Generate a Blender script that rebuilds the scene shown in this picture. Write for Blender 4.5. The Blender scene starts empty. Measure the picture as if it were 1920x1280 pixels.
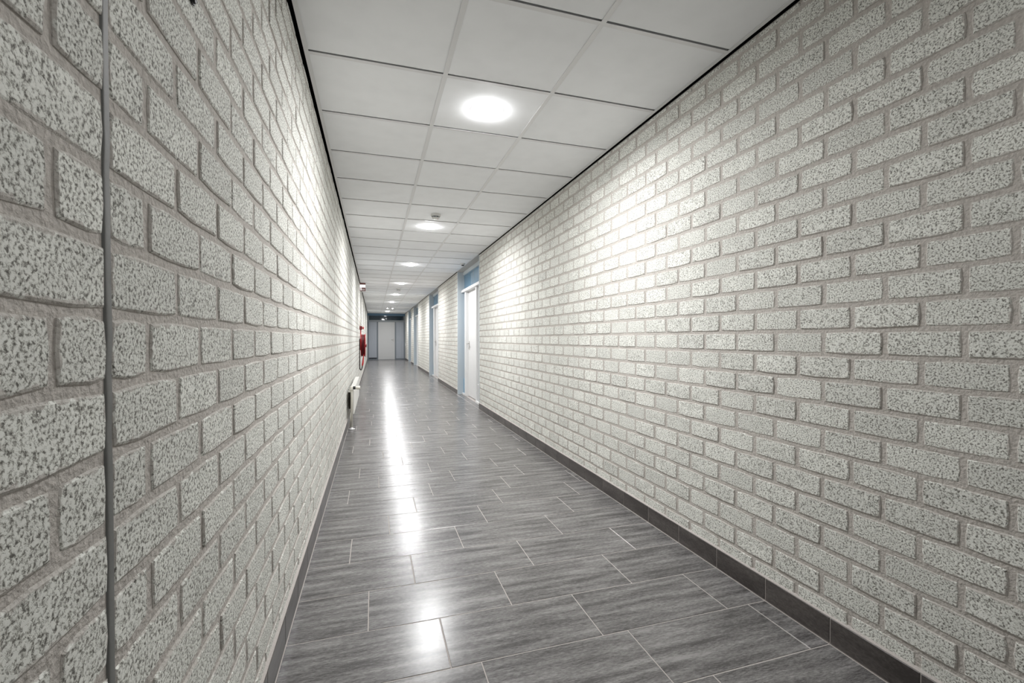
import bpy, math, random
import numpy as np
from mathutils import Matrix, Vector

random.seed(7)
rng = np.random.default_rng(7)
scene = bpy.context.scene
col = scene.collection

# ---------------------------------------------------------------- camera
CAM_H = 1.1659
F_PX, CX, CY = 848.08, 963.66, 645.69
YAW, PITCH, ROLL = math.radians(17.2185), math.radians(0.7294), math.radians(0.0415)
_f = Vector((math.sin(YAW)*math.cos(PITCH), math.cos(YAW)*math.cos(PITCH), -math.sin(PITCH)))
_r = Vector((math.cos(YAW), -math.sin(YAW), 0)); _u = _r.cross(_f)
C_R = _r*math.cos(ROLL) + _u*math.sin(ROLL)
C_U = -_r*math.sin(ROLL) + _u*math.cos(ROLL)
C_F = _f
cd = bpy.data.cameras.new('camera')
cam = bpy.data.objects.new('camera', cd); col.objects.link(cam)
cd.sensor_fit = 'HORIZONTAL'; cd.sensor_width = 36.0; cd.lens = F_PX/1920*36.0
cd.shift_x = -(CX-960)/1920; cd.shift_y = (CY-640)/1920
cd.clip_start = 0.02; cd.clip_end = 100
M = Matrix.Identity(4)
for i in range(3):
    M[i][0], M[i][1], M[i][2] = C_R[i], C_U[i], -C_F[i]
M[2][3] = CAM_H
cam.matrix_world = M
scene.camera = cam

# ---------------------------------------------------------------- world and exposure
w = bpy.data.worlds.new('world'); scene.world = w; w.use_nodes = True
w.node_tree.nodes['Background'].inputs[0].default_value = (0.8, 0.85, 0.9, 1)
w.node_tree.nodes['Background'].inputs[1].default_value = 0.02
vs = scene.view_settings
vs.view_transform = 'Standard'; vs.look = 'None'; vs.exposure = 0.62; vs.gamma = 1.0
vs.use_curve_mapping = False
LAMP_W = 23.5           # light of one ceiling downlight's beam
LAMP_SPREAD = 170.0     # its beam, degrees
LAMP_COL = (0.995, 0.995, 1.0)

# ---------------------------------------------------------------- dimensions (metres; camera above x=0, y=0)
XL, XR = -0.336, 1.6743            # brick faces
SKL, SKR = -0.3233, 1.663          # faces of the tiled skirtings
ZC = 2.5525                        # underside of the ceiling grid
Y_BACK, Y_END = -4.2, 25.976
ROW0, ROW = 0.0818, 0.3            # floor rows
COURSE, BLEN, JOINT = 0.0945, 0.2205, 0.0125
Z_JOINT = 1.1978
DOORS = [(7.335, 9.384), (12.348, 14.451), (18.173, 20.243), (21.632, 23.44)]
LAMP_X, LAMP_Y0 = 0.6624, 2.6949

def project(x, y, z):
    p = Vector((x, y, z-CAM_H)); d = p.dot(C_F)
    if d < 0.05: return None
    return (CX + F_PX*p.dot(C_R)/d, CY - F_PX*p.dot(C_U)/d)

def quad_area(pts):
    q = []
    for p in pts:
        s = project(*p)
        if s is None: return 0.0
        q.append((min(max(s[0], 0), 1920), min(max(s[1], 0), 1280)))
    a = 0
    for i in range(len(q)):
        x1, y1 = q[i]; x2, y2 = q[(i+1) % len(q)]; a += x1*y2-x2*y1
    return abs(a)/2

# ---------------------------------------------------------------- materials
def new_mat(name):
    m = bpy.data.materials.new(name); m.use_nodes = True
    return m, m.node_tree.nodes, m.node_tree.links, m.node_tree.nodes['Principled BSDF']

def plain(name, rgb, rough=0.5, spec=0.5, metal=0.0, emit=0.0, ecol=None, coat=0.0, grain=0.0, gscale=60, bump=0.0):
    m, N, L, b = new_mat(name)
    b.inputs['Base Color'].default_value = (*rgb, 1); b.inputs['Roughness'].default_value = rough
    b.inputs['Specular IOR Level'].default_value = spec; b.inputs['Metallic'].default_value = metal
    b.inputs['Coat Weight'].default_value = coat; b.inputs['Coat Roughness'].default_value = 0.03
    if emit:
        b.inputs['Emission Color'].default_value = (*(ecol or rgb), 1); b.inputs['Emission Strength'].default_value = emit
    if grain or bump:
        g = N.new('ShaderNodeNewGeometry')
        n = N.new('ShaderNodeTexNoise'); n.inputs['Scale'].default_value = gscale; n.inputs['Detail'].default_value = 4
        L.new(g.outputs['Position'], n.inputs['Vector'])
        if grain:
            r = N.new('ShaderNodeValToRGB')
            r.color_ramp.elements[0].position = 0.3; r.color_ramp.elements[1].position = 0.7
            r.color_ramp.elements[0].color = (*[c*(1-grain) for c in rgb], 1)
            r.color_ramp.elements[1].color = (*[min(1, c*(1+grain)) for c in rgb], 1)
            L.new(n.outputs['Fac'], r.inputs['Fac']); L.new(r.outputs['Color'], b.inputs['Base Color'])
        if bump:
            bp = N.new('ShaderNodeBump'); bp.inputs['Distance'].default_value = bump; bp.inputs['Strength'].default_value = 1
            L.new(n.outputs['Fac'], bp.inputs['Height']); L.new(bp.outputs['Normal'], b.inputs['Normal'])
    return m

def math_node(N, L, op, a, b=None, clamp=False):
    n = N.new('ShaderNodeMath'); n.operation = op; n.use_clamp = clamp
    for i, v in enumerate((a, b)):
        if v is None: continue
        if isinstance(v, (int, float)): n.inputs[i].default_value = v
        else: L.new(v, n.inputs[i])
    return n.outputs[0]

MORTAR = (0.53, 0.497, 0.463)
def brick_material():
    m, N, L, b = new_mat('split_face_brick')
    g = N.new('ShaderNodeNewGeometry')
    # coarse open grain of the block, about 8 mm
    n1 = N.new('ShaderNodeTexNoise'); n1.inputs['Scale'].default_value = 185; n1.inputs['Detail'].default_value = 3.5
    n1.inputs['Roughness'].default_value = 0.62; n1.inputs['Distortion'].default_value = 0.25
    L.new(g.outputs['Position'], n1.inputs['Vector'])
    ramp = N.new('ShaderNodeValToRGB'); e = ramp.color_ramp.elements
    e[0].position = 0.35; e[0].color = (0.16, 0.155, 0.14, 1)
    e[1].position = 0.60; e[1].color = (0.84, 0.845, 0.80, 1)
    k = e.new(0.43); k.color = (0.42, 0.415, 0.38, 1)
    k = e.new(0.505); k.color = (0.74, 0.745, 0.70, 1)
    L.new(n1.outputs['Fac'], ramp.inputs['Fac'])
    # tone of the single block
    at = N.new('ShaderNodeAttribute'); at.attribute_name = 'tone'
    oi = N.new('ShaderNodeObjectInfo')
    tone = math_node(N, L, 'ADD', at.outputs['Fac'], math_node(N, L, 'MULTIPLY', oi.outputs['Random'], 0.08))
    n3 = N.new('ShaderNodeTexNoise'); n3.inputs['Scale'].default_value = 14; n3.inputs['Detail'].default_value = 3
    L.new(g.outputs['Position'], n3.inputs['Vector'])
    tone = math_node(N, L, 'ADD', tone, math_node(N, L, 'MULTIPLY', n3.outputs['Fac'], 0.22))
    mul = N.new('ShaderNodeMix'); mul.data_type = 'RGBA'; mul.blend_type = 'MULTIPLY'; mul.inputs[0].default_value = 1
    cmb = N.new('ShaderNodeCombineColor')
    for i in range(3): L.new(tone, cmb.inputs[i])
    L.new(ramp.outputs['Color'], mul.inputs[6]); L.new(cmb.outputs[0], mul.inputs[7])
    # mortar smeared over the arrises
    uv = N.new('ShaderNodeUVMap'); uv.uv_map = 'edge'
    sp = N.new('ShaderNodeSeparateXYZ'); L.new(uv.outputs[0], sp.inputs[0])
    n2 = N.new('ShaderNodeTexNoise'); n2.inputs['Scale'].default_value = 55; n2.inputs['Detail'].default_value = 3
    L.new(g.outputs['Position'], n2.inputs['Vector'])
    ed = math_node(N, L, 'MINIMUM', sp.outputs[0], sp.outputs[1])
    lim = math_node(N, L, 'MULTIPLY', math_node(N, L, 'SUBTRACT', n2.outputs['Fac'], 0.28), 0.026)
    sm = math_node(N, L, 'MULTIPLY', math_node(N, L, 'SUBTRACT', lim, ed), 450, clamp=True)
    mix = N.new('ShaderNodeMix'); mix.data_type = 'RGBA'
    L.new(math_node(N, L, 'MULTIPLY', sm, 0.8), mix.inputs[0]); L.new(mul.outputs[2], mix.inputs[6])
    mix.inputs[7].default_value = (*MORTAR, 1)
    L.new(mix.outputs[2], b.inputs['Base Color'])
    b.inputs['Roughness'].default_value = 0.85; b.inputs['Specular IOR Level'].default_value = 0.25
    bp = N.new('ShaderNodeBump'); bp.inputs['Distance'].default_value = 0.0035; bp.inputs['Strength'].default_value = 0.8
    L.new(math_node(N, L, 'MINIMUM', n1.outputs['Fac'], 0.55), bp.inputs['Height'])
    L.new(bp.outputs['Normal'], b.inputs['Normal'])
    return m

def tile_material(name, lo, hi, rough, skirting=False):
    m, N, L, b = new_mat(name)
    g = N.new('ShaderNodeNewGeometry')
    oi = N.new('ShaderNodeObjectInfo'); at = N.new('ShaderNodeAttribute'); at.attribute_name = 'tone'
    rnd = math_node(N, L, 'ADD', oi.outputs['Random'], at.outputs['Fac'])
    off = N.new('ShaderNodeCombineXYZ')
    L.new(math_node(N, L, 'MULTIPLY', rnd, 37.0), off.inputs[0]); L.new(math_node(N, L, 'MULTIPLY', rnd, 91.0), off.inputs[1])
    add = N.new('ShaderNodeVectorMath'); add.operation = 'ADD'
    L.new(g.outputs['Position'], add.inputs[0]); L.new(off.outputs[0], add.inputs[1])
    def streak(sc, scale, detail, rough_):
        mp = N.new('ShaderNodeVectorMath'); mp.operation = 'MULTIPLY'; mp.inputs[1].default_value = sc
        L.new(add.outputs[0], mp.inputs[0])
        n = N.new('ShaderNodeTexNoise'); n.inputs['Scale'].default_value = scale; n.inputs['Detail'].default_value = detail
        n.inputs['Roughness'].default_value = rough_
        L.new(mp.outputs[0], n.inputs['Vector']); return n.outputs['Fac']
    along = (1, 9, 9) if not skirting else (1, 1, 5)
    a = streak(along, 2.6, 5, 0.62)
    c = streak((1, 4.5, 4.5) if not skirting else (3, 3, 6), 42.0 if not skirting else 20.0, 6, 0.75)
    mixv = math_node(N, L, 'ADD', math_node(N, L, 'MULTIPLY', a, 0.52), math_node(N, L, 'MULTIPLY', c, 0.48))
    ramp = N.new('ShaderNodeValToRGB'); e = ramp.color_ramp.elements
    e[0].position = 0.42; e[0].color = (*lo, 1); e[1].position = 0.61; e[1].color = (*hi, 1)
    k = e.new(0.515); k.color = (*[x*0.55+y*0.45 for x, y in zip(lo, hi)], 1)
    L.new(mixv, ramp.inputs['Fac']); L.new(ramp.outputs['Color'], b.inputs['Base Color'])
    rr = math_node(N, L, 'ADD', math_node(N, L, 'MULTIPLY', c, 0.12), rough-0.06)
    L.new(rr, b.inputs['Roughness']); b.inputs['Specular IOR Level'].default_value = 0.5
    bp = N.new('ShaderNodeBump'); bp.inputs['Distance'].default_value = 0.0002; bp.inputs['Strength'].default_value = 0.2
    L.new(mixv, bp.inputs['Height']); L.new(bp.outputs['Normal'], b.inputs['Normal'])
    return m

def panel_material(name, rgb):
    m, N, L, b = new_mat(name)
    g = N.new('ShaderNodeNewGeometry')
    mp = N.new('ShaderNodeVectorMath'); mp.operation = 'MULTIPLY'; mp.inputs[1].default_value = (30, 1, 0.6)
    L.new(g.outputs['Position'], mp.inputs[0])
    n = N.new('ShaderNodeTexNoise'); n.inputs['Scale'].default_value = 1.2; L.new(mp.outputs[0], n.inputs['Vector'])
    r = N.new('ShaderNodeValToRGB')
    r.color_ramp.elements[0].color = (*[c*0.85 for c in rgb], 1); r.color_ramp.elements[1].color = (*[c*1.12 for c in rgb], 1)
    L.new(n.outputs['Fac'], r.inputs['Fac']); L.new(r.outputs['Color'], b.inputs['Base Color'])
    b.inputs['Roughness'].default_value = 0.35
    return m

MAT = dict(
    brick=brick_material(),
    mortar=plain('mortar', MORTAR, 0.95, 0.2, grain=0.14, gscale=120, bump=0.004),
    sealant=plain('grey_sealant', (0.17, 0.172, 0.165), 0.6, 0.3, grain=0.06, gscale=20, bump=0.003),
    tile=tile_material('porcelain_tile', (0.074, 0.070, 0.070), (0.295, 0.287, 0.283), 0.25),
    skirt=tile_material('skirting_tile', (0.048, 0.041, 0.039), (0.125, 0.112, 0.106), 0.36, True),
    grout=plain('grout', (0.47, 0.437, 0.415), 0.9, 0.2, grain=0.1, gscale=200),
    ceil=plain('mineral_ceiling_tile', (0.925, 0.937, 0.952), 0.9, 0.2, grain=0.025, gscale=7, bump=0.0),
    grid=plain('white_grid_metal', (0.80, 0.80, 0.80), 0.4, 0.4),
    black=plain('black_profile', (0.004, 0.004, 0.004), 0.9, 0.0),
    slab=plain('plenum', (0.05, 0.05, 0.05), 0.9, 0.1),
    white=plain('white_paint', (0.80, 0.80, 0.80), 0.35, 0.5),
    whiteplastic=plain('white_plastic', (0.72, 0.72, 0.70), 0.45, 0.4),
    jamb=plain('pale_blue_paint', (0.55, 0.60, 0.63), 0.4, 0.4),
    bluepanel=plain('blue_panel', (0.16, 0.36, 0.53), 0.3, 0.5),
    glass=plain('blue_tinted_glass', (0.10, 0.245, 0.385), 0.06, 0.6, coat=0.4),
    darkglass=plain('dark_tinted_glass', (0.012, 0.032, 0.05), 0.05, 0.6, coat=0.3),
    header=plain('blue_header_paint', (0.12, 0.22, 0.33), 0.4, 0.4),
    greyframe=plain('grey_frame_paint', (0.30, 0.33, 0.355), 0.45, 0.4),
    midframe=plain('blue_grey_mullion', (0.205, 0.235, 0.265), 0.45, 0.4),
    greypanel=panel_material('grey_side_panel', (0.42, 0.455, 0.51)),
    greydoor=plain('light_grey_door', (0.60, 0.605, 0.61), 0.4, 0.4),
    soffit=plain('cream_soffit', (0.55, 0.53, 0.50), 0.7, 0.3),
    steel=plain('brushed_steel', (0.55, 0.54, 0.52), 0.35, 0.5, metal=0.9),
    red=plain('red_enamel', (0.55, 0.012, 0.016), 0.3, 0.5, coat=0.3),
    darkred=plain('dark_red_enamel', (0.16, 0.008, 0.012), 0.4, 0.5),
    winding=plain('dark_red_hose', (0.10, 0.005, 0.008), 0.5, 0.4),
    hose=plain('black_rubber', (0.035, 0.026, 0.022), 0.55, 0.4),
    rubber=plain('dark_plastic', (0.02, 0.02, 0.02), 0.5, 0.4),
    cream=plain('cream_enamel', (0.76, 0.735, 0.66), 0.35, 0.5),
    radiator=plain('radiator_enamel', (0.80, 0.79, 0.75), 0.35, 0.5),
    bracket=plain('gap_shade_bracket', (0.13, 0.118, 0.10), 0.6, 0.3),  # dark brown-grey paints in the shade between radiator and wall
    grille=plain('dark_vent', (0.02, 0.022, 0.028), 0.6, 0.3),
    lens=plain('lamp_lens', (0.9, 0.9, 0.9), 0.4, 0.3, emit=78.0, ecol=LAMP_COL),
    fill_lens=plain('fill_lamp_lens', (0.9, 0.9, 0.9), 0.4, 0.3, emit=9.0, ecol=LAMP_COL),  # lens of the added fill lamp behind the viewer
    spotlens=plain('spot_lens', (0.9, 0.9, 0.9), 0.4, 0.3, emit=30.0, ecol=(1.0, 0.985, 0.96)),
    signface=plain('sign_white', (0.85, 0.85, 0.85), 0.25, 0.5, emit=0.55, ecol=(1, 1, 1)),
    signbar=plain('sign_brown_red', (0.16, 0.045, 0.04), 0.3, 0.5),
)

# ---------------------------------------------------------------- mesh helpers
class MB:
    def __init__(s): s.v = []; s.f = []; s.sm = []
    def add(s, verts, faces, smooth=False):
        o = len(s.v); s.v += [tuple(p) for p in verts]
        s.f += [tuple(i+o for i in f) for f in faces]; s.sm += [smooth]*len(faces)
    def box(s, x0, x1, y0, y1, z0, z1, bev=0.0):
        """a box; with bev its twelve edges are chamfered"""
        X, Y, Z = sorted((x0, x1)), sorted((y0, y1)), sorted((z0, z1))
        b = min(bev, *(0.45*(a[1]-a[0]) for a in (X, Y, Z)))
        if b <= 0:
            v = [(X[i], Y[j], Z[k]) for i in (0, 1) for j in (0, 1) for k in (0, 1)]
            s.add(v, [(0, 1, 3, 2), (4, 6, 7, 5), (0, 4, 5, 1), (2, 3, 7, 6), (0, 2, 6, 4), (1, 5, 7, 3)]); return
        v = []; idx = {}
        for i in (0, 1):
            for j in (0, 1):
                for k in (0, 1):
                    sx, sy, sz = (1, -1)[i], (1, -1)[j], (1, -1)[k]
                    for ax in range(3):
                        p = [X[i]+(b*sx if ax != 0 else 0), Y[j]+(b*sy if ax != 1 else 0), Z[k]+(b*sz if ax != 2 else 0)]
                        idx[(i, j, k, ax)] = len(v); v.append(p)
        c = Vector(((X[0]+X[1])/2, (Y[0]+Y[1])/2, (Z[0]+Z[1])/2)); f = []
        def face(ids):
            pts = [Vector(v[q]) for q in ids]; n = (pts[1]-pts[0]).cross(pts[2]-pts[0]); m = sum(pts, Vector())/len(pts)-c
            f.append(ids if n.dot(m) > 0 else ids[::-1])
        for i in (0, 1):
            face([idx[(i, 0, 0, 0)], idx[(i, 1, 0, 0)], idx[(i, 1, 1, 0)], idx[(i, 0, 1, 0)]])
            face([idx[(0, i, 0, 1)], idx[(1, i, 0, 1)], idx[(1, i, 1, 1)], idx[(0, i, 1, 1)]])
            face([idx[(0, 0, i, 2)], idx[(1, 0, i, 2)], idx[(1, 1, i, 2)], idx[(0, 1, i, 2)]])
            for j in (0, 1):
                face([idx[(i, j, 0, 0)], idx[(i, j, 1, 0)], idx[(i, j, 1, 1)], idx[(i, j, 0, 1)]])
                face([idx[(i, 0, j, 0)], idx[(i, 1, j, 0)], idx[(i, 1, j, 2)], idx[(i, 0, j, 2)]])
                face([idx[(0, i, j, 1)], idx[(1, i, j, 1)], idx[(1, i, j, 2)], idx[(0, i, j, 2)]])
                for k in (0, 1): face([idx[(i, j, k, 0)], idx[(i, j, k, 1)], idx[(i, j, k, 2)]])
        s.add(v, f)
    def lathe(s, prof, origin=(0, 0, 0), axis='z', n=32, smooth=True):
        """prof: (radius, height) list turned about an axis through origin"""
        o = Vector(origin); v = []; f = []
        def place(r, h, a):
            c, d = r*math.cos(a), r*math.sin(a)
            return o + Vector({'z': (c, d, h), 'x': (h, c, d), 'y': (d, h, c)}[axis])
        rings = []
        for r, h in prof:
            if r < 1e-6: rings.append([len(v)]); v.append(place(0, h, 0))
            else:
                rings.append(list(range(len(v), len(v)+n))); v += [place(r, h, 2*math.pi*i/n) for i in range(n)]
        for a, b in zip(rings, rings[1:]):
            for i in range(n):
                j = (i+1) % n
                if len(a) == 1 and len(b) == 1: continue
                if len(a) == 1: f.append((a[0], b[j], b[i]))
                elif len(b) == 1: f.append((a[i], a[j], b[0]))
                else: f.append((a[i], a[j], b[j], b[i]))
        s.add(v, f, smooth)
    def tube(s, path, r, n=12, closed=False):
        P = [Vector(p) for p in path]; v = []; f = []; prev = None; m = len(P)
        for i, p in enumerate(P):
            a = P[(i-1) % m] if (closed or i > 0) else p
            b = P[(i+1) % m] if (closed or i < m-1) else p
            t = (b-a).normalized()
            if prev is None:
                ref = Vector((0, 0, 1)) if abs(t.z) < 0.9 else Vector((1, 0, 0)); e = t.cross(ref).normalized()
            else: e = (prev - t*prev.dot(t)).normalized()
            prev = e; g = t.cross(e)
            rr = r[i] if isinstance(r, (list, tuple)) else r
            v += [p + (e*math.cos(2*math.pi*k/n) + g*math.sin(2*math.pi*k/n))*rr for k in range(n)]
        for i in range(m if closed else m-1):
            q = (i+1) % m
            for k in range(n):
                l = (k+1) % n; f.append((i*n+k, i*n+l, q*n+l, q*n+k))
        if not closed:
            f.append(tuple(range(n))[::-1]); f.append(tuple((m-1)*n+k for k in range(n)))
        s.add(v, f, True)
    def mesh(s, name, mat):
        me = bpy.data.meshes.new(name); me.from_pydata(s.v, [], s.f)
        me.polygons.foreach_set('use_smooth', s.sm)
        me.materials.append(mat if not isinstance(mat, str) else MAT[mat]); me.update(); return me
    def build(s, name, mat, parent=None):
        o = bpy.data.objects.new(name, s.mesh(name, mat)); col.objects.link(o); o.parent = parent
        return o

def boxobj(name, mat, b, parent=None, bev=0.0):
    m = MB(); m.box(*b, bev=bev); return m.build(name, mat, parent)
def empty(name, loc=(0, 0, 0)):
    o = bpy.data.objects.new(name, None); col.objects.link(o); o.location = loc; o.empty_display_size = 0.1; return o
def tag(o, label=None, cat=None, group=None, kind=None):
    for k, v in (('label', label), ('category', cat), ('group', group), ('kind', kind)):
        if v: o[k] = v
    return o

# ---------------------------------------------------------------- brickwork
NPERI = 10
def brick_template(L, H, seed):
    """one rough block, 48 triangles; local x points out of the wall, y runs along it, z up. Returns verts, faces, edge-distance per vert"""
    r = random.Random(seed)
    per = []
    for t in (-0.5, -0.17, 0.17): per.append((t*L, -H/2))
    for t in (-0.5, 0.0): per.append((L/2, t*H))
    for t in (0.5, 0.17, -0.17): per.append((t*L, H/2))
    for t in (0.5, 0.0): per.append((-L/2, t*H))
    j = lambda a: r.uniform(-a, a)
    mid = []
    for (u, v) in per:
        corner = abs(abs(u)-L/2) < 1e-6 and abs(abs(v)-H/2) < 1e-6
        k = 0.0034 if corner else 0.0
        mid.append((u - math.copysign(k, u) + j(0.0019), v - math.copysign(k, v) + j(0.0017)))
    tilt_u, tilt_v = j(0.004), j(0.008)
    verts = []; edge = []
    for (u, v) in mid: verts.append((-0.014, u*1.004, v*1.008)); edge.append((0, 0))
    for (u, v) in mid:
        verts.append((-0.0022+tilt_u*u+tilt_v*v, u, v)); edge.append((0, 0))
    ins = 0.0036
    for (u, v) in mid:
        uu, vv = u*(1-2*ins/L), v*(1-2*ins/H)
        verts.append((j(0.0006)+tilt_u*uu+tilt_v*vv, uu, vv)); edge.append((0, 0))
    for i, (x, u, v) in enumerate(verts): edge[i] = (max(L/2-abs(u), 0), max(H/2-abs(v), 0))
    n = NPERI; faces = []
    for a in range(2):
        for i in range(n):
            k = (i+1) % n; faces.append((a*n+i, a*n+k, (a+1)*n+k, (a+1)*n+i))
    # the face as strips across, so the distance to the arris interpolates properly
    ce = len(verts)
    for t in (-0.17, 0.17):
        verts.append((tilt_u*t*L+j(0.0005), t*L, 0)); edge.append((L/2-abs(t*L), H/2))
    i0 = 2*n; A, B = ce, ce+1
    faces += [(i0+9, i0+0, i0+1, A), (i0+9, A, i0+7, i0+8), (i0+1, i0+2, B, A), (A, B, i0+6, i0+7),
              (i0+2, i0+3, i0+4, B), (B, i0+4, i0+5, i0+6)]
    return np.array(verts), faces, np.array(edge)

def brick_mesh(name, verts, faces, edge, tones):
    me = bpy.data.meshes.new(name); me.from_pydata([tuple(v) for v in verts], [], faces)
    uv = me.uv_layers.new(name='edge')
    li = np.empty(len(me.loops), dtype=np.int32); me.loops.foreach_get('vertex_index', li)
    uv.data.foreach_set('uv', np.ascontiguousarray(edge[li], dtype=np.float32).ravel())
    at = me.attributes.new('tone', 'FLOAT', 'FACE'); at.data.foreach_set('value', np.asarray(tones, dtype=np.float32))
    me.materials.append(MAT['brick']); me.update(); return me

FULL_L, FULL_H = BLEN-JOINT, COURSE-JOINT
TEMPL = [brick_template(FULL_L, FULL_H, 100+i) for i in range(10)]
TEMPL_TONE = [0.84+0.10*i/9 for i in range(10)]
TEMPL_MESH = [brick_mesh('brick', *t, [TEMPL_TONE[i]]*len(t[1])) for i, t in enumerate(TEMPL)]
Z_TOP = ZC+0.002

def lay_bricks(wall, x_face, sign, phase_even, spans, breaks=()):
    """collect every block of a wall, make the 300 that show largest parts of their own, join the rest"""
    k0 = math.floor((0.03-Z_JOINT)/COURSE); items = []
    k = k0
    while Z_JOINT+k*COURSE < Z_TOP-0.012:
        zb = Z_JOINT+k*COURSE; zt = min(zb+COURSE, Z_TOP+JOINT/2)
        ph = phase_even + (BLEN/2 if k % 2 else 0)
        for (s0, s1) in spans:
            cuts = [s0-JOINT/2] + [b for b in breaks if s0 < b < s1] + [s1+JOINT/2]
            for c0, c1 in zip(cuts, cuts[1:]):
                n = math.floor((c0-ph)/BLEN)
                while ph+n*BLEN < c1:
                    a, b = max(ph+n*BLEN, c0), min(ph+(n+1)*BLEN, c1); n += 1
                    if b-a < JOINT+0.02: continue
                    items.append((a+JOINT/2, b-JOINT/2, zb+JOINT/2, zt-JOINT/2))
        k += 1
    areas = [quad_area([(x_face, a, z0), (x_face, b, z0), (x_face, b, z1), (x_face, a, z1)]) for a, b, z0, z1 in items]
    order = sorted(range(len(items)), key=lambda i: -areas[i])
    single = set(order[:300])
    SV, SF, SE, ST = [], [], [], []; off = 0
    for i, (a, b, z0, z1) in enumerate(items):
        L, H = b-a, z1-z0
        full = abs(L-FULL_L) < 1e-4 and abs(H-FULL_H) < 1e-4
        tv = random.randrange(10)
        d = random.uniform(-0.0014, 0.0013)
        pos = Vector((x_face+sign*d, (a+b)/2, (z0+z1)/2))
        flip = random.random() < 0.5
        if i in single:
            if full: me = TEMPL_MESH[tv]
            else:
                t = brick_template(L, H, i); me = brick_mesh('brick', *t, [TEMPL_TONE[tv]]*len(t[1]))
            o = bpy.data.objects.new('brick', me); col.objects.link(o); o.parent = wall
            o.location = pos - wall.location
            rz = 0.0 if sign > 0 else math.pi
            o.rotation_euler = (math.pi if flip else 0.0, 0, rz)
        else:
            v, f, e = TEMPL[tv] if full else brick_template(L, H, i)
            v = v.copy()
            if flip: v[:, 1:] *= -1
            if sign < 0: v[:, :2] *= -1
            SV.append(v + np.array(pos)); SE.append(e)
            SF += [tuple(q+off for q in fc) for fc in f]; off += len(v)
            ST += [TEMPL_TONE[tv]+random.uniform(0, 0.08)]*len(f)
    me = brick_mesh('distant_bricks', np.concatenate(SV)-np.array(wall.location), SF, np.concatenate(SE), ST)
    o = bpy.data.objects.new('distant_bricks', me); col.objects.link(o); o.parent = wall
    tag(o, kind='stuff')

MREC = 0.0031   # how far the mortar lies behind the faces
CRACK = 0.7345
m = MB(); m.box(XL-0.25, XL-MREC, Y_BACK, Y_END+0.1, 0, ZC+0.10)
wall_left = tag(m.build('wall_left', 'mortar'), 'long left wall of rough grey split blocks with one sealed joint', None, None, 'structure')
lay_bricks(wall_left, XL, 1, 0.735, [(Y_BACK, Y_END)], (CRACK,))
# grey sealant in the movement joint, a wavering bead
m = MB(); zz = np.linspace(0.0, ZC, 60); vv = []; ff = []
for i, z in enumerate(zz):
    d = 0.0008*math.sin(z*23)+random.uniform(-0.0008, 0.0008); e = random.uniform(-0.0008, 0.0008)
    for y, x in ((-0.0095, -MREC-0.002), (-0.0072, -0.0008), (0, -0.0022), (0.0072, -0.0008), (0.0095, -MREC-0.002)):
        vv.append((XL+x+e, CRACK+y+d, z))
for i in range(len(zz)-1):
    for k in range(4): ff.append((i*5+k, i*5+k+1, (i+1)*5+k+1, (i+1)*5+k))
m.add(vv, ff, True); m.build('sealant_joint', 'sealant', wall_left)

spans = []; y = Y_BACK
for a, b in DOORS: spans.append((y, a)); y = b
spans.append((y, Y_END))
m = MB()
for a, b in spans: m.box(XR+MREC, XR+0.25, a+0.0008, b-0.0008 if b < Y_END else Y_END+0.1, 0, ZC+0.10)
wall_right = tag(m.build('wall_right', 'mortar'), 'right wall of rough grey split blocks broken by blue door recesses', None, None, 'structure')
lay_bricks(wall_right, XR, -1, 0.776, spans)

wall_near = boxobj('wall_near', 'soffit', (XL-0.25, XR+0.25, Y_BACK-0.2, Y_BACK, 0, ZC+0.1))
tag(wall_near, 'plain cream wall closing the corridor behind the viewer', None, None, 'structure')

# ---------------------------------------------------------------- floor
m = MB(); m.box(XL-0.25, XR+0.45, Y_BACK-0.2, Y_END+0.3, -0.2, -0.0012)
floor = tag(m.build('floor', 'grout'), 'floor of dark grey streaked tiles in staggered rows', None, None, 'structure')
JOINTS = {3: .521, 4: .368, 5: .259, 6: .575, 7: .185, 8: .476, 9: .088, 10: .273, 11: .42, 12: .035, 13: .479, 14: .256,
          15: .085, 16: .388, 17: .553, 18: .256, 19: .083, 20: .38, 21: .568, 22: .156, 23: .591, 24: .271, 25: .526}
GR = 0.0022
def tile_geo(L, W):
    c = 0.0012; v = []
    for z, s in ((-0.012, 0.0), (-0.0008, 0.0), (0.0, c)):
        v += [(-L/2+s, -W/2+s, z), (L/2-s, -W/2+s, z), (L/2-s, W/2-s, z), (-L/2+s, W/2-s, z)]
    f = [(8, 9, 10, 11)]
    for a in (0, 4):
        for i in range(4): k = (i+1) % 4; f.append((a+i, a+k, a+4+k, a+4+i))
    return v, f
def tile_mesh(name, L, W, mat):
    v, f = tile_geo(L, W); me = bpy.data.meshes.new(name); me.from_pydata(v, [], f); me.materials.append(MAT[mat]); me.update(); return me
FULL_TILE = tile_mesh('floor_tile', 0.6-2*GR, 0.3-2*GR, 'tile')
tiles = []
prev = 0.1
for k in range(math.floor((Y_BACK-ROW0)/ROW), math.ceil((Y_END-ROW0)/ROW)):
    ph = JOINTS.get(k)
    if ph is None: ph = (prev + random.choice([0.17, 0.2, 0.29, 0.31, 0.4])) % 0.6
    prev = ph
    y0, y1 = ROW0+k*ROW, min(ROW0+(k+1)*ROW, Y_END-0.002)
    if y1-y0 < 0.03: continue
    n = -2
    while ph+n*0.6 < SKR:
        a, b = max(ph+n*0.6, SKL+0.001), min(ph+(n+1)*0.6, SKR-0.001); n += 1
        if b-a < 0.012: continue
        tiles.append((a+GR, b-GR, y0+GR, y1-GR))
for a, b in DOORS: tiles.append((SKR+GR, XR+0.105, a+0.01, b-0.01))      # strip of tile in each door recess
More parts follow.
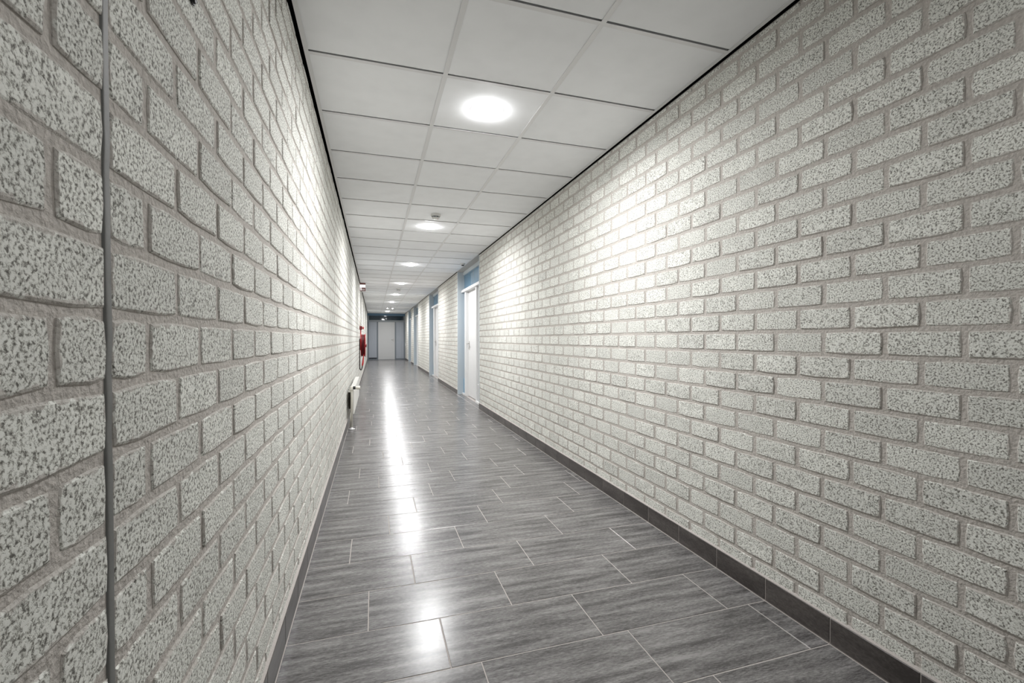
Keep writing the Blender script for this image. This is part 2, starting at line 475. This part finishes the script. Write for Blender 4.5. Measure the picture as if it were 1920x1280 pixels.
areas = [quad_area([(a, c, 0), (b, c, 0), (b, d, 0), (a, d, 0)]) for a, b, c, d in tiles]
single = set(sorted(range(len(tiles)), key=lambda i: -areas[i])[:300])
SV, SF, ST, off = [], [], [], 0
for i, (a, b, c, d) in enumerate(tiles):
    L, W = b-a, d-c
    if i in single:
        me = FULL_TILE if abs(L-0.6+2*GR) < 1e-4 and abs(W-0.3+2*GR) < 1e-4 else tile_mesh('floor_tile', L, W, 'tile')
        o = bpy.data.objects.new('floor_tile', me); col.objects.link(o); o.parent = floor
        o.location = ((a+b)/2, (c+d)/2, random.uniform(-0.0003, 0.0003))
        o.rotation_euler = (random.uniform(-.0006, .0006), random.uniform(-.0004, .0004), 0)
    else:
        v, f = tile_geo(L, W); SV += [(x+(a+b)/2, y+(c+d)/2, z) for x, y, z in v]
        SF += [tuple(q+off for q in fc) for fc in f]; off += len(v); ST += [random.random()]*len(f)
me = bpy.data.meshes.new('distant_tiles'); me.from_pydata(SV, [], SF); me.materials.append(MAT['tile'])
at = me.attributes.new('tone', 'FLOAT', 'FACE'); at.data.foreach_set('value', np.array(ST, dtype=np.float32))
o = bpy.data.objects.new('distant_tiles', me); col.objects.link(o); o.parent = floor; tag(o, kind='stuff')

# ---------------------------------------------------------------- skirtings
def skirting(name, label, x_in, x_face, spans_, SKIRT_H):
    root = tag(empty(name, (x_face, 0, 0)), label, None, None, 'structure')
    full = None
    lo, hi = sorted((x_in, x_face))
    back = MB(); bead = MB()
    sgn = 1 if x_face > x_in else -1
    for s0, s1 in spans_:
        back.box(min(x_in, x_face-sgn*0.002)-x_face, max(x_in, x_face-sgn*0.002)-x_face, s0, s1, 0.0, SKIRT_H-0.001)
        d = 0.0025
        bead.add([(x_face-sgn*d-x_face, s0, SKIRT_H-0.002), (x_face-sgn*d-x_face, s1, SKIRT_H-0.002), (x_face-sgn*d-x_face, s1, SKIRT_H+0.002), (x_face-sgn*d-x_face, s0, SKIRT_H+0.002),
                  (x_in-x_face, s0, SKIRT_H-0.002), (x_in-x_face, s1, SKIRT_H-0.002), (x_in-x_face, s1, SKIRT_H+0.008), (x_in-x_face, s0, SKIRT_H+0.008)],
                 [(0, 1, 2, 3), (3, 2, 6, 7), (0, 3, 7, 4), (1, 5, 6, 2)])
        k = math.floor((s0-ROW0)/ROW)
        while ROW0+k*ROW < s1:
            a, b = max(ROW0+k*ROW, s0)+0.002, min(ROW0+(k+1)*ROW, s1)-0.002; k += 1
            if b-a < 0.02: continue
            if abs(b-a-ROW+0.004) < 1e-5:
                if full is None:
                    q = MB(); q.box(min(0, -sgn*0.008), max(0, -sgn*0.008), -ROW/2+0.002, ROW/2-0.002, 0.003, SKIRT_H, 0.0012); full = q.mesh('skirting_tile', 'skirt')
                me = full
            else:
                q = MB(); q.box(min(0, -sgn*0.008), max(0, -sgn*0.008), -(b-a)/2, (b-a)/2, 0.003, SKIRT_H, 0.0012); me = q.mesh('skirting_tile', 'skirt')
            o = bpy.data.objects.new('skirting_tile', me); col.objects.link(o); o.parent = root; o.location = (0, (a+b)/2, 0)
    back.build('grout_bed', 'grout', root); bead.build('top_grout_bead', 'grout', root)
skirting('baseboard_left', 'dark tiled skirting along the left wall', XL-MREC, SKL, [(Y_BACK, Y_END)], 0.112)
skirting('baseboard_right', 'dark tiled skirting along the right wall', XR+MREC, SKR, spans, 0.099)

# ---------------------------------------------------------------- ceiling
ceiling = boxobj('ceiling', 'slab', (XL-0.25, XR+0.45, Y_BACK-0.2, Y_END+0.3, ZC+0.10, ZC+0.25))
tag(ceiling, 'suspended ceiling of white tiles in a white metal grid', None, None, 'structure')
TL, TR = -0.2965, 1.6335            # inner edges of the wall angles
OL, OR = -0.3175, 1.6520            # outer edges
RUN = [(0.3519, 0.3762), (0.9547, 0.9790)]
CY0, CP = 2.3949, 0.6
rows = [CY0+CP*k for k in range(math.floor((Y_BACK-CY0)/CP), math.ceil((Y_END-CY0)/CP)+1)]
FT = 0.0018                         # flange thickness
TZ = ZC+0.0032                      # underside of the tiles
colsx = [(TL-0.008, RUN[0][0]+0.008), (RUN[0][1]-0.008, RUN[1][0]+0.008), (RUN[1][1]-0.008, TR+0.008)]
cmesh = {}
for ya in rows:
    y0, y1 = max(ya+0.008, Y_BACK), min(ya+CP-0.008+0.024*0, Y_END-0.004)
    if y1-y0 < 0.05: continue
    for ci, (a, b) in enumerate(colsx):
        key = (ci, round(y1-y0, 4))
        if key not in cmesh:
            q = MB(); q.box(-(b-a)/2, (b-a)/2, -(y1-y0)/2, (y1-y0)/2, 0, 0.015, 0.001); cmesh[key] = q.mesh('ceiling_tile', 'ceil')
        o = bpy.data.objects.new('ceiling_tile', cmesh[key]); col.objects.link(o); o.parent = ceiling
        o.location = ((a+b)/2, (y0+y1)/2, TZ+random.uniform(-0.0003, 0.0006))
for a, b in RUN:
    m = MB(); m.box(a, b, Y_BACK, Y_END-0.003, ZC, ZC+FT); m.box((a+b)/2-0.001, (a+b)/2+0.001, Y_BACK, Y_END-0.003, ZC+FT, ZC+0.03)
    m.build('main_runner', 'grid', ceiling)
tees = {}
for ya in rows:
    if not (Y_BACK+0.03 < ya < Y_END-0.03): continue
    for ci, (a, b) in enumerate([(TL-0.001, RUN[0][0]), (RUN[0][1], RUN[1][0]), (RUN[1][1], TR+0.001)]):
        if ci not in tees:
            q = MB(); q.box(-(b-a)/2, (b-a)/2, 0, 0.024, 0.0004, FT); q.box(-(b-a)/2, (b-a)/2, 0.011, 0.013, FT, 0.03); tees[ci] = q.mesh('cross_tee', 'grid')
        o = bpy.data.objects.new('cross_tee', tees[ci]); col.objects.link(o); o.parent = ceiling; o.location = ((a+b)/2, ya-0.0, ZC)
for a, b, e in ((OL, TL, 0), (TR, OR, 1)):
    m = MB(); m.box(a, b, Y_BACK, Y_END-0.003, ZC, ZC+FT)
    xx = a if e == 0 else b-0.0015
    m.box(xx, xx+0.0015, Y_BACK, Y_END-0.003, ZC+FT, ZC+0.02); m.build('wall_angle', 'grid', ceiling)
m = MB(); m.box(XL-0.004, OL-0.0003, Y_BACK, Y_END-0.003, ZC+0.004, ZC+0.02); m.build('shadow_gap_profile', 'black', ceiling)
m = MB()
for a, b in spans: m.box(OR+0.0003, XR+0.004, a, min(b, Y_END-0.003), ZC+0.004, ZC+0.02)
m.build('shadow_gap_profile', 'black', ceiling)

# ---------------------------------------------------------------- doors in the right wall
def door(n, y0, y1, label):
    root = tag(empty('door_%d' % n, (XR, (y0+y1)/2, 0)), label, None, None, 'structure')
    yc = (y0+y1)/2
    FX = XR+0.107                      # plane of the frame
    def part(name, mat, b, parent=root, bev=0.003):
        x0, x1, a, c, z0, z1 = b
        return boxobj(name, mat, (x0-XR, x1-XR, a-yc, c-yc, z0, z1), parent, bev)
    top = ZC-0.001
    part('jamb', 'jamb', (XR-0.004, FX+0.09, y0, y0+0.028, 0.0, top))
    part('jamb', 'jamb', (XR-0.004, FX+0.09, y1-0.028, y1, 0.0, top))
    part('soffit', 'soffit', (OR+0.002, FX+0.12, y0+0.028, y1-0.028, ZC-0.0005, ZC+0.05), bev=0)
    ya, yb = y0+0.028, y1-0.028
    part('top_rail', 'jamb', (FX, FX+0.07, ya, yb, ZC-0.075, ZC-0.0005))
    part('transom_bar', 'white', (FX-0.036, FX+0.07, ya, yb, 2.118, 2.170))
    part('transom_pane', 'glass', (FX+0.03, FX+0.042, ya, yb, 2.170, ZC-0.075), bev=0)
    # posts that frame the leaf
    p1, p0 = (y1-0.355, y1-0.215), (y0+0.715, y0+0.79)
    part('post', 'white', (FX-0.004, FX+0.085, p1[0], p1[1], 0.0, 2.118))
    part('post', 'white', (FX-0.004, FX+0.085, p0[0], p0[1], 0.0, 2.118))
    # narrow fixed light at the far side, wider one at the near side
    for a, c, g1, g2 in ((p1[1], yb, 'glass', 'bluepanel'), (ya, p0[0], 'greydoor', 'greydoor')):
        part('side_pane', g1, (FX+0.03, FX+0.042, a, c, 0.34, 2.118), bev=0)
        part('lower_panel', g2, (FX+0.012, FX+0.05, a, c, 0.04, 0.34), bev=0.002)
        part('sill', 'white', (FX-0.02, FX+0.06, a, c, 0.0, 0.04))
    leaf = part('door_leaf', 'white', (FX+0.055, FX+0.095, p0[1], p1[0], 0.012, 2.118))
    hy, hz, hx = p1[0]-0.075, 1.05, FX+0.055
    m = MB(); m.box(hx-XR-0.006, hx-XR, hy-yc-0.02, hy-yc+0.02, hz-0.11, hz+0.07, 0.002); pl = m.build('handle_plate', 'steel', leaf)
    m = MB(); m.tube([(hx-XR-0.004, hy-yc, hz+0.02), (hx-XR-0.045, hy-yc, hz+0.02), (hx-XR-0.052, hy-yc-0.02, hz+0.02), (hx-XR-0.052, hy-yc-0.12, hz+0.02)], 0.009)
    m.build('lever', 'steel', leaf)
    m = MB(); m.lathe([(0, -0.012), (0.012, -0.012), (0.014, -0.008), (0.014, 0)], (hx-XR-0.004, hy-yc, hz-0.07), 'x', 16); m.build('lock_cylinder', 'steel', leaf)
    for hzz in (0.25, 1.05, 1.85):
        m = MB(); m.lathe([(0, -0.045), (0.007, -0.045), (0.007, 0.045), (0, 0.045)], (hx-XR-0.004, p0[1]-yc+0.006, hzz), 'z', 12); m.build('hinge', 'steel', leaf)
    # block behind the frame so no light leaks in
    part('backing', 'slab', (FX+0.10, FX+0.14, y0, y1, 0.0, ZC+0.05), bev=0)
LD = ['white door leaf in the nearest pale blue recess of the right wall', 'second doorway from the viewer in the right wall, with white transom bar',
      'third doorway from the viewer in the right wall, blue transom above', 'farthest doorway of the right wall, next to the end partition']
for i, (a, b) in enumerate(DOORS): door(i+1, a, b, LD[i])

# ---------------------------------------------------------------- end partition
wall_far = tag(empty('wall_far', (0, Y_END, 0)), 'glazed grey blue partition closing the far end of the corridor', None, None, 'structure')
def pb(name, mat, x0, x1, z0, z1, d0=0.0, d1=0.06, parent=wall_far, bev=0.004):
    return boxobj(name, mat, (x0, x1, d0, d1, z0, z1), parent, bev)
pb('header', 'header', XL-MREC, XR+MREC, 2.425, ZC+0.09, -0.004)
pb('sill', 'midframe', XL-MREC, XR+MREC, 0.0, 0.045, 0.0)
pb('rail', 'greyframe', XL-MREC, XR+MREC, 2.085, 2.186, -0.006)
pb('transom_pane', 'darkglass', -0.25, 1.60, 2.186, 2.425, 0.028, 0.040, bev=0)
for a, b, mt in ((XL-MREC, -0.255, 'midframe'), (0.158, 0.232, 'midframe'), (1.118, 1.183, 'midframe'), (1.600, XR+MREC, 'midframe')):
    pb('mullion', mt, a, b, 0.045, 2.085, -0.008)
pb('transom_end_post', 'greyframe', XL-MREC, -0.25, 2.186, 2.425, -0.004); pb('transom_end_post', 'greyframe', 1.60, XR+MREC, 2.186, 2.425, -0.004)
for a, b in ((-0.255, 0.158), (1.183, 1.600)):
    n = 4
    for i in range(n):
        u0, u1 = a+(b-a)*i/n, a+(b-a)*(i+1)/n
        pb('panel_board', 'greypanel', u0+0.0015, u1-0.0015, 0.125 if a < 0 else 0.06, 2.085, 0.02, 0.045, bev=0.003)
    pb('panel_backing', 'midframe', a, b, 0.045, 2.085, 0.045, 0.06, bev=0)
vent = pb('vent_grille', 'grille', -0.250, 0.153, 0.05, 0.120, 0.012, 0.03, bev=0.002)
for i in range(3): pb('vent_slat', 'midframe', -0.245, 0.148, 0.062+i*0.018, 0.066+i*0.018, 0.006, 0.014, vent, 0.001)
pb('vent_backing', 'grille', 1.185, 1.598, 0.045, 0.06, 0.012, 0.03, bev=0.001)
d5 = boxobj('door_5', 'greydoor', (0.234, 1.116, -0.045, 0.0, 0.012, 2.083), None, 0.004); d5.location = (0, Y_END+0.035, 0)
tag(d5, 'light grey door in the partition at the far end', None, None, 'structure')
m = MB(); m.box(1.025, 1.061, -0.052, -0.044, 1.00, 1.19, 0.003); m.build('handle_plate', 'steel', d5)
m = MB(); m.tube([(1.043, -0.05, 1.11), (1.043, -0.10, 1.11), (1.03, -0.108, 1.11), (0.93, -0.108, 1.11)], 0.010); m.build('lever', 'steel', d5)
boxobj('wall_beyond', 'slab', (XL-0.25, XR+0.45, Y_END+0.1, Y_END+0.25, 0, ZC+0.1))
bpy.data.objects['wall_beyond']['kind'] = 'structure'; bpy.data.objects['wall_beyond']['label'] = 'dark backing wall behind the far partition'

# ---------------------------------------------------------------- downlights
def add_light(o, name, power, r, z, spread):
    ld = bpy.data.lights.new(name, 'AREA'); ld.shape = 'DISK'; ld.size = 2*r; ld.energy = power; ld.color = LAMP_COL
    ld.spread = math.radians(spread)
    lo = bpy.data.objects.new(name, ld); col.objects.link(lo); lo.parent = o; lo.location = (0, 0, z)
ORD = {0: 'nearest and largest round white ceiling downlight', 1: 'round ceiling downlight just behind the nearest smoke detector', 2: 'third round ceiling downlight from the viewer',
       3: 'fourth round ceiling downlight, just before the farther smoke detector', 4: 'fifth round ceiling downlight, just behind the farther smoke detector',
       5: 'sixth round ceiling downlight, just before the twin spot fitting', 7: 'farthest round ceiling downlight, nearest to the end partition',
       -1: 'added dim fill lamp, unseen behind the viewer, lifting the nearest walls'}  # this last lamp is added out of view to brighten the nearest walls
ringp = [(0.084, -0.001), (0.088, -0.0022), (0.098, -0.0018), (0.104, 0.0)]
lensp = [(0, -0.024), (0.03, -0.0233), (0.055, -0.020), (0.074, -0.014), (0.084, -0.006), (0.086, -0.001)]
lm = MB(); lm.lathe([(r, z) for r, z in ringp], n=40); ring_me = lm.mesh('trim_ring', 'grid')
lm = MB(); lm.lathe(lensp, n=40); lens_me = lm.mesh('lens', 'lens'); fill_me = lm.mesh('lens', 'fill_lens')
for k, lab in ORD.items():
    o = empty('downlight', (LAMP_X, LAMP_Y0+3*k, TZ))
    tag(o, lab, 'downlight', 'ceiling downlights in the middle row')
    for nm, me in (('trim_ring', ring_me), ('lens', fill_me if k < 0 else lens_me)):
        c = bpy.data.objects.new(nm, me); col.objects.link(c); c.parent = o
    add_light(o, 'lamp', LAMP_W*(0.18 if k < 0 else 1.0), 0.078, -0.027, LAMP_SPREAD)

# twin emergency spot
o = tag(empty('twin_spot', (0.689, 20.60, TZ)), 'small ceiling fitting with two bright spot heads near the far end', 'spot lamp')
m = MB(); m.box(-0.11, 0.11, -0.03, 0.03, -0.022, 0.0, 0.006); m.build('base_plate', 'grid', o)
for sx in (-0.055, 0.055):
    m = MB(); m.lathe([(0, -0.022), (0.028, -0.022), (0.034, -0.034), (0.036, -0.055), (0.031, -0.055)], (sx, 0, 0), n=24); hd = m.build('spot_head', 'grid', o)
    m = MB(); m.lathe([(0, -0.074), (0.018, -0.070), (0.028, -0.062), (0.031, -0.053)], (sx, 0, 0), n=24); m.build('lens', 'spotlens', hd)
    add_light(o, 'lamp', LAMP_W*0.4, 0.03, -0.077, LAMP_SPREAD); o.children[-1].location.x = sx

# ---------------------------------------------------------------- smoke detectors and sensor
def detector(name, x, y, s, label, cat, group=None):
    o = tag(empty(name, (x, y, TZ)), label, cat, group)
    m = MB(); m.lathe([(0.056*s, 0), (0.056*s, -0.020*s), (0.052*s, -0.026*s), (0.047*s, -0.028*s)], n=32); m.build('base', 'whiteplastic', o)
    m = MB(); m.lathe([(0.034*s, -0.026*s), (0.034*s, -0.040*s)], n=24); ch = m.build('chamber', 'midframe', o)
    for i in range(8):
        a = i*math.pi/4; q = MB(); q.box(-0.003*s, 0.003*s, -0.003*s, 0.003*s, -0.042*s, -0.027*s, 0.001)
        r = q.build('chamber_rib', 'whiteplastic', ch); r.location = (0.037*s*math.cos(a), 0.037*s*math.sin(a), 0)
    m = MB(); m.lathe([(0.042*s, -0.040*s), (0.042*s, -0.046*s), (0.034*s, -0.054*s), (0, -0.056*s)], n=32); m.build('cap', 'whiteplastic', o)
    m = MB(); m.lathe([(0, -0.0575*s), (0.004*s, -0.0565*s), (0.005*s, -0.053*s)], (0.018*s, -0.016*s, 0), n=12); m.build('indicator', 'red', o)
detector('smoke_detector', 0.665, 5.10, 1.0, 'white smoke detector in front of the second downlight', 'smoke detector', 'smoke detectors on the ceiling')
detector('smoke_detector', 0.66, 12.95, 1.25, 'white smoke detector farther away, between fourth and fifth downlights', 'smoke detector', 'smoke detectors on the ceiling')
o = tag(empty('motion_sensor', (1.575, 8.28, TZ)), 'small white motion sensor on the ceiling by the nearest door recess', 'sensor')
m = MB(); m.lathe([(0.045, 0), (0.045, -0.014), (0.036, -0.022)], n=28); m.build('base', 'whiteplastic', o)
m = MB(); m.lathe([(0.030, -0.020), (0.029, -0.032), (0.018, -0.044), (0, -0.048)], n=28); m.build('dome_lens', 'rubber', o)
m = MB(); m.lathe([(0.031, -0.021), (0.034, -0.026), (0.031, -0.030)], n=28); m.build('lens_ring', 'whiteplastic', o)

# ---------------------------------------------------------------- fire hose reel on the left wall
RY, RZ = 11.78, 1.0
reel = tag(empty('fire_hose_reel', (XL, RY, RZ)), 'red wall mounted fire hose reel with black hose hanging down', 'hose reel')
m = MB(); m.lathe([(0.05, 0.030), (0.285, 0.030), (0.292, 0.034), (0.292, 0.040), (0.285, 0.043), (0.05, 0.043)], axis='x', n=48); m.build('rear_disc', 'red', reel)
m = MB(); m.lathe([(0.05, 0.126), (0.285, 0.126), (0.292, 0.130), (0.292, 0.137), (0.285, 0.140), (0.05, 0.136), (0, 0.136)], axis='x', n=48); fd = m.build('front_disc', 'red', reel)
m = MB(); m.lathe([(0, 0.168), (0.035, 0.166), (0.045, 0.155), (0.05, 0.137)], axis='x', n=24); m.build('hub', 'darkred', fd)
m = MB(); m.lathe([(0.15, 0.043), (0.15, 0.126)], axis='x', n=40); m.build('drum', 'darkred', reel)
m = MB()
for i in range(4):
    cx = 0.055+i*0.0205
    for rr in (0.20, 0.235, 0.262):
        m.tube([(cx, rr*math.cos(a), rr*math.sin(a)) for a in np.linspace(0, 2*math.pi, 40, endpoint=False)], 0.0102, 8, closed=True)
m.build('hose_winding', 'winding', reel)
m = MB(); m.box(-0.012, 0.030, -0.05, 0.05, -0.12, 0.12, 0.004); m.tube([(0.0, 0, 0), (0.13, 0, 0)], 0.022, 16); m.build('wall_bracket', 'red', reel)
# feed: valve above the reel, pipe down and hanging loop
m = MB(); m.box(0.0, 0.070, -0.045, 0.045, 0.385, 0.475, 0.010); vb = m.build('stop_valve', 'darkred', reel)
m = MB(); m.lathe([(0, 0.104), (0.03, 0.104), (0.034, 0.098), (0.034, 0.086), (0.012, 0.084), (0.012, 0.066)], (0, 0, 0.43), 'x', 20); m.build('handwheel', 'red', vb)
m = MB(); m.tube([(0.028, 0, 0.39), (0.028, 0, 0.2), (0.022, -0.02, 0.02), (0.018, -0.03, -0.1)], 0.013, 12); m.build('feed_pipe', 'red', reel)
m = MB(); m.tube([(0.012, 0.02, 0.47), (0.012, 0.02, 0.77)], 0.009, 10); m.build('supply_pipe', 'cream', reel)
path = []
for t in np.linspace(0, 1, 28):
    if t < 0.55:
        s = t/0.55; path.append((0.008+0.004*s, -0.34+0.02*s, 0.17-0.70*s))
    else:
        s = (t-0.55)/0.45; a = math.pi*s
        path.append((0.012+0.035*(1-math.cos(a))/2*1.6, -0.32+0.10*(1-math.cos(a))/2, -0.53-0.055*math.sin(a)+0.10*max(0, s-0.6)))
m = MB(); m.tube(path, 0.014, 12); m.build('hanging_hose', 'hose', reel)
p = path[-1]
m = MB(); m.tube([p, (p[0]+0.012, p[1]+0.02, p[2]+0.06), (p[0]+0.028, p[1]+0.05, p[2]+0.22), (p[0]+0.04, p[1]+0.08, p[2]+0.36)], [0.017, 0.020, 0.014, 0.012], 12); m.build('nozzle', 'red', reel)

# fire hose sign above it, standing out from the wall
sign = tag(empty('projecting_sign', (XL, 11.80, ZC-0.012)), 'small red and white sign standing out from the left wall under the ceiling', 'sign')
m = MB(); m.box(0.006, 0.146, -0.012, 0.012, -0.200, 0.0, 0.003); m.build('frame', 'signbar', sign)
m = MB(); m.box(0.010, 0.142, -0.0145, -0.012, -0.112, -0.042, 0.001); m.build('white_field', 'signface', sign)
m = MB(); m.box(0.010, 0.142, -0.0135, -0.012, -0.190, -0.112, 0.0005); pan = m.build('pictogram_field', 'signbar', sign)
for i, (a, b) in enumerate(((0.022, 0.030), (0.040, 0.050), (0.066, 0.070), (0.088, 0.092), (0.112, 0.116))):
    m = MB(); m.box(a, b, -0.0150, -0.0135, -0.186, -0.112 if i < 2 else -0.140, 0.0003); m.build('white_bar', 'signface', pan)
m = MB(); m.box(0.0, 0.075, -0.016, 0.016, -0.222, -0.204, 0.003); m.box(0.0, 0.006, -0.03, 0.03, -0.222, 0.0, 0.002); m.build('wall_bracket', 'steel', sign)

# ---------------------------------------------------------------- radiator on the left wall
rad = tag(empty('panel_radiator', (XL, 6.22, 0)), 'low cream panel radiator with pipe and valve on the left wall', 'radiator')
Y0R, Y1R, ZB, ZT = 0.0, 2.10, 0.185, 0.500
def rp(name, mat, b, parent=rad, bev=0.002):
    m = MB(); m.box(*b, bev=bev); return m.build(name, mat, parent)
fp = rp('front_panel', 'radiator', (0.074, 0.090, Y0R, Y1R, ZB, ZT), bev=0.005)
m = MB(); n = 42
for i in range(n):
    yy = Y0R+0.03+(Y1R-0.06)*(i+0.5)/n; m.box(0.0895, 0.0925, yy-0.012, yy+0.012, ZB+0.03, ZT-0.03, 0.0014)
m.build('pressed_flutes', 'radiator', fp)
rp('rear_fins', 'radiator', (0.058, 0.074, Y0R+0.03, Y1R-0.03, ZB+0.02, ZT-0.02))
tg = rp('top_grille', 'radiator', (0.030, 0.090, Y0R+0.02, Y1R-0.02, ZT-0.004, ZT+0.006))
for i in range(2):
    yy = (0.35, 1.45)[i]
    rp('wall_bracket', 'bracket', (0.003, 0.058, yy, yy+0.03, ZB+0.02, ZT-0.03), bev=0.002)
rp('side_cheek', 'radiator', (0.020, 0.074, Y0R+0.005, Y0R+0.012, ZT-0.03, ZT-0.004), bev=0.001)
PX, PY = 0.064, -0.07
m = MB(); m.tube([(PX, PY, 0.004), (PX, PY, 0.50), (PX, PY, 0.535)], 0.0135, 16); m.build('riser_pipe', 'cream', rad)
m = MB(); m.lathe([(0.0, 0.0005), (0.036, 0.0005), (0.038, 0.004), (0.036, 0.012), (0.018, 0.016), (0.014, 0.03)], (PX, PY, 0), 'z', 28); m.build('floor_flange', 'white', rad)
m = MB(); m.lathe([(0, -0.012), (0.02, -0.012), (0.021, 0.0), (0.021, 0.035), (0.017, 0.04), (0, 0.04)], (PX, PY, 0.515), 'z', 20)
m.tube([(PX, PY, 0.535), (PX, PY+0.05, 0.535), (PX, 0.01, 0.49)], 0.012, 12); vb = m.build('valve_body', 'cream', rad)
m = MB(); m.lathe([(0.0, 0.016), (0.019, 0.016), (0.021, 0.02), (0.021, 0.044), (0.0, 0.044)], (PX, PY, 0.535), 'x', 24); m.build('valve_collar', 'rubber', vb)
m = MB(); m.lathe([(0.0, 0.044), (0.017, 0.044), (0.020, 0.052), (0.0235, 0.070), (0.0235, 0.095), (0.020, 0.103), (0, 0.104)], (PX, PY, 0.535), 'x', 24); m.build('thermostat_knob', 'cream', vb)
m = MB(); m.tube([(0.045, -0.02, 0.004), (0.045, -0.02, 0.14), (0.05, 0.0, 0.2)], 0.009, 10); m.build('return_pipe', 'cream', rad)

# ---------------------------------------------------------------- switch near the end of the right wall
sw = tag(empty('wall_switch', (XR, 25.38, 0.84)), 'small white switch on the right wall beside the far partition', 'switch')
m = MB(); m.box(-0.030, 0.0, -0.042, 0.042, -0.075, 0.075, 0.005); m.build('housing', 'whiteplastic', sw)
for z in (-0.036, 0.036):
    m = MB(); m.box(-0.036, -0.029, -0.03, 0.03, z-0.03, z+0.03, 0.003); m.build('rocker', 'white', sw)

# ---------------------------------------------------------------- black plug in the left wall
pg = tag(empty('wall_plug', (XL, 1.035, 1.826)), 'small black plug set in the left wall at the upper edge', 'plug')
m = MB(); m.lathe([(0, 0.006), (0.006, 0.006), (0.0075, 0.004), (0.0075, -0.002)], axis='x', n=20); m.build('plug_body', 'rubber', pg)
m = MB(); m.lathe([(0.0075, 0.0), (0.0105, 0.0005), (0.0105, 0.002), (0.0075, 0.0025)], axis='x', n=20); m.build('collar', 'rubber', pg)
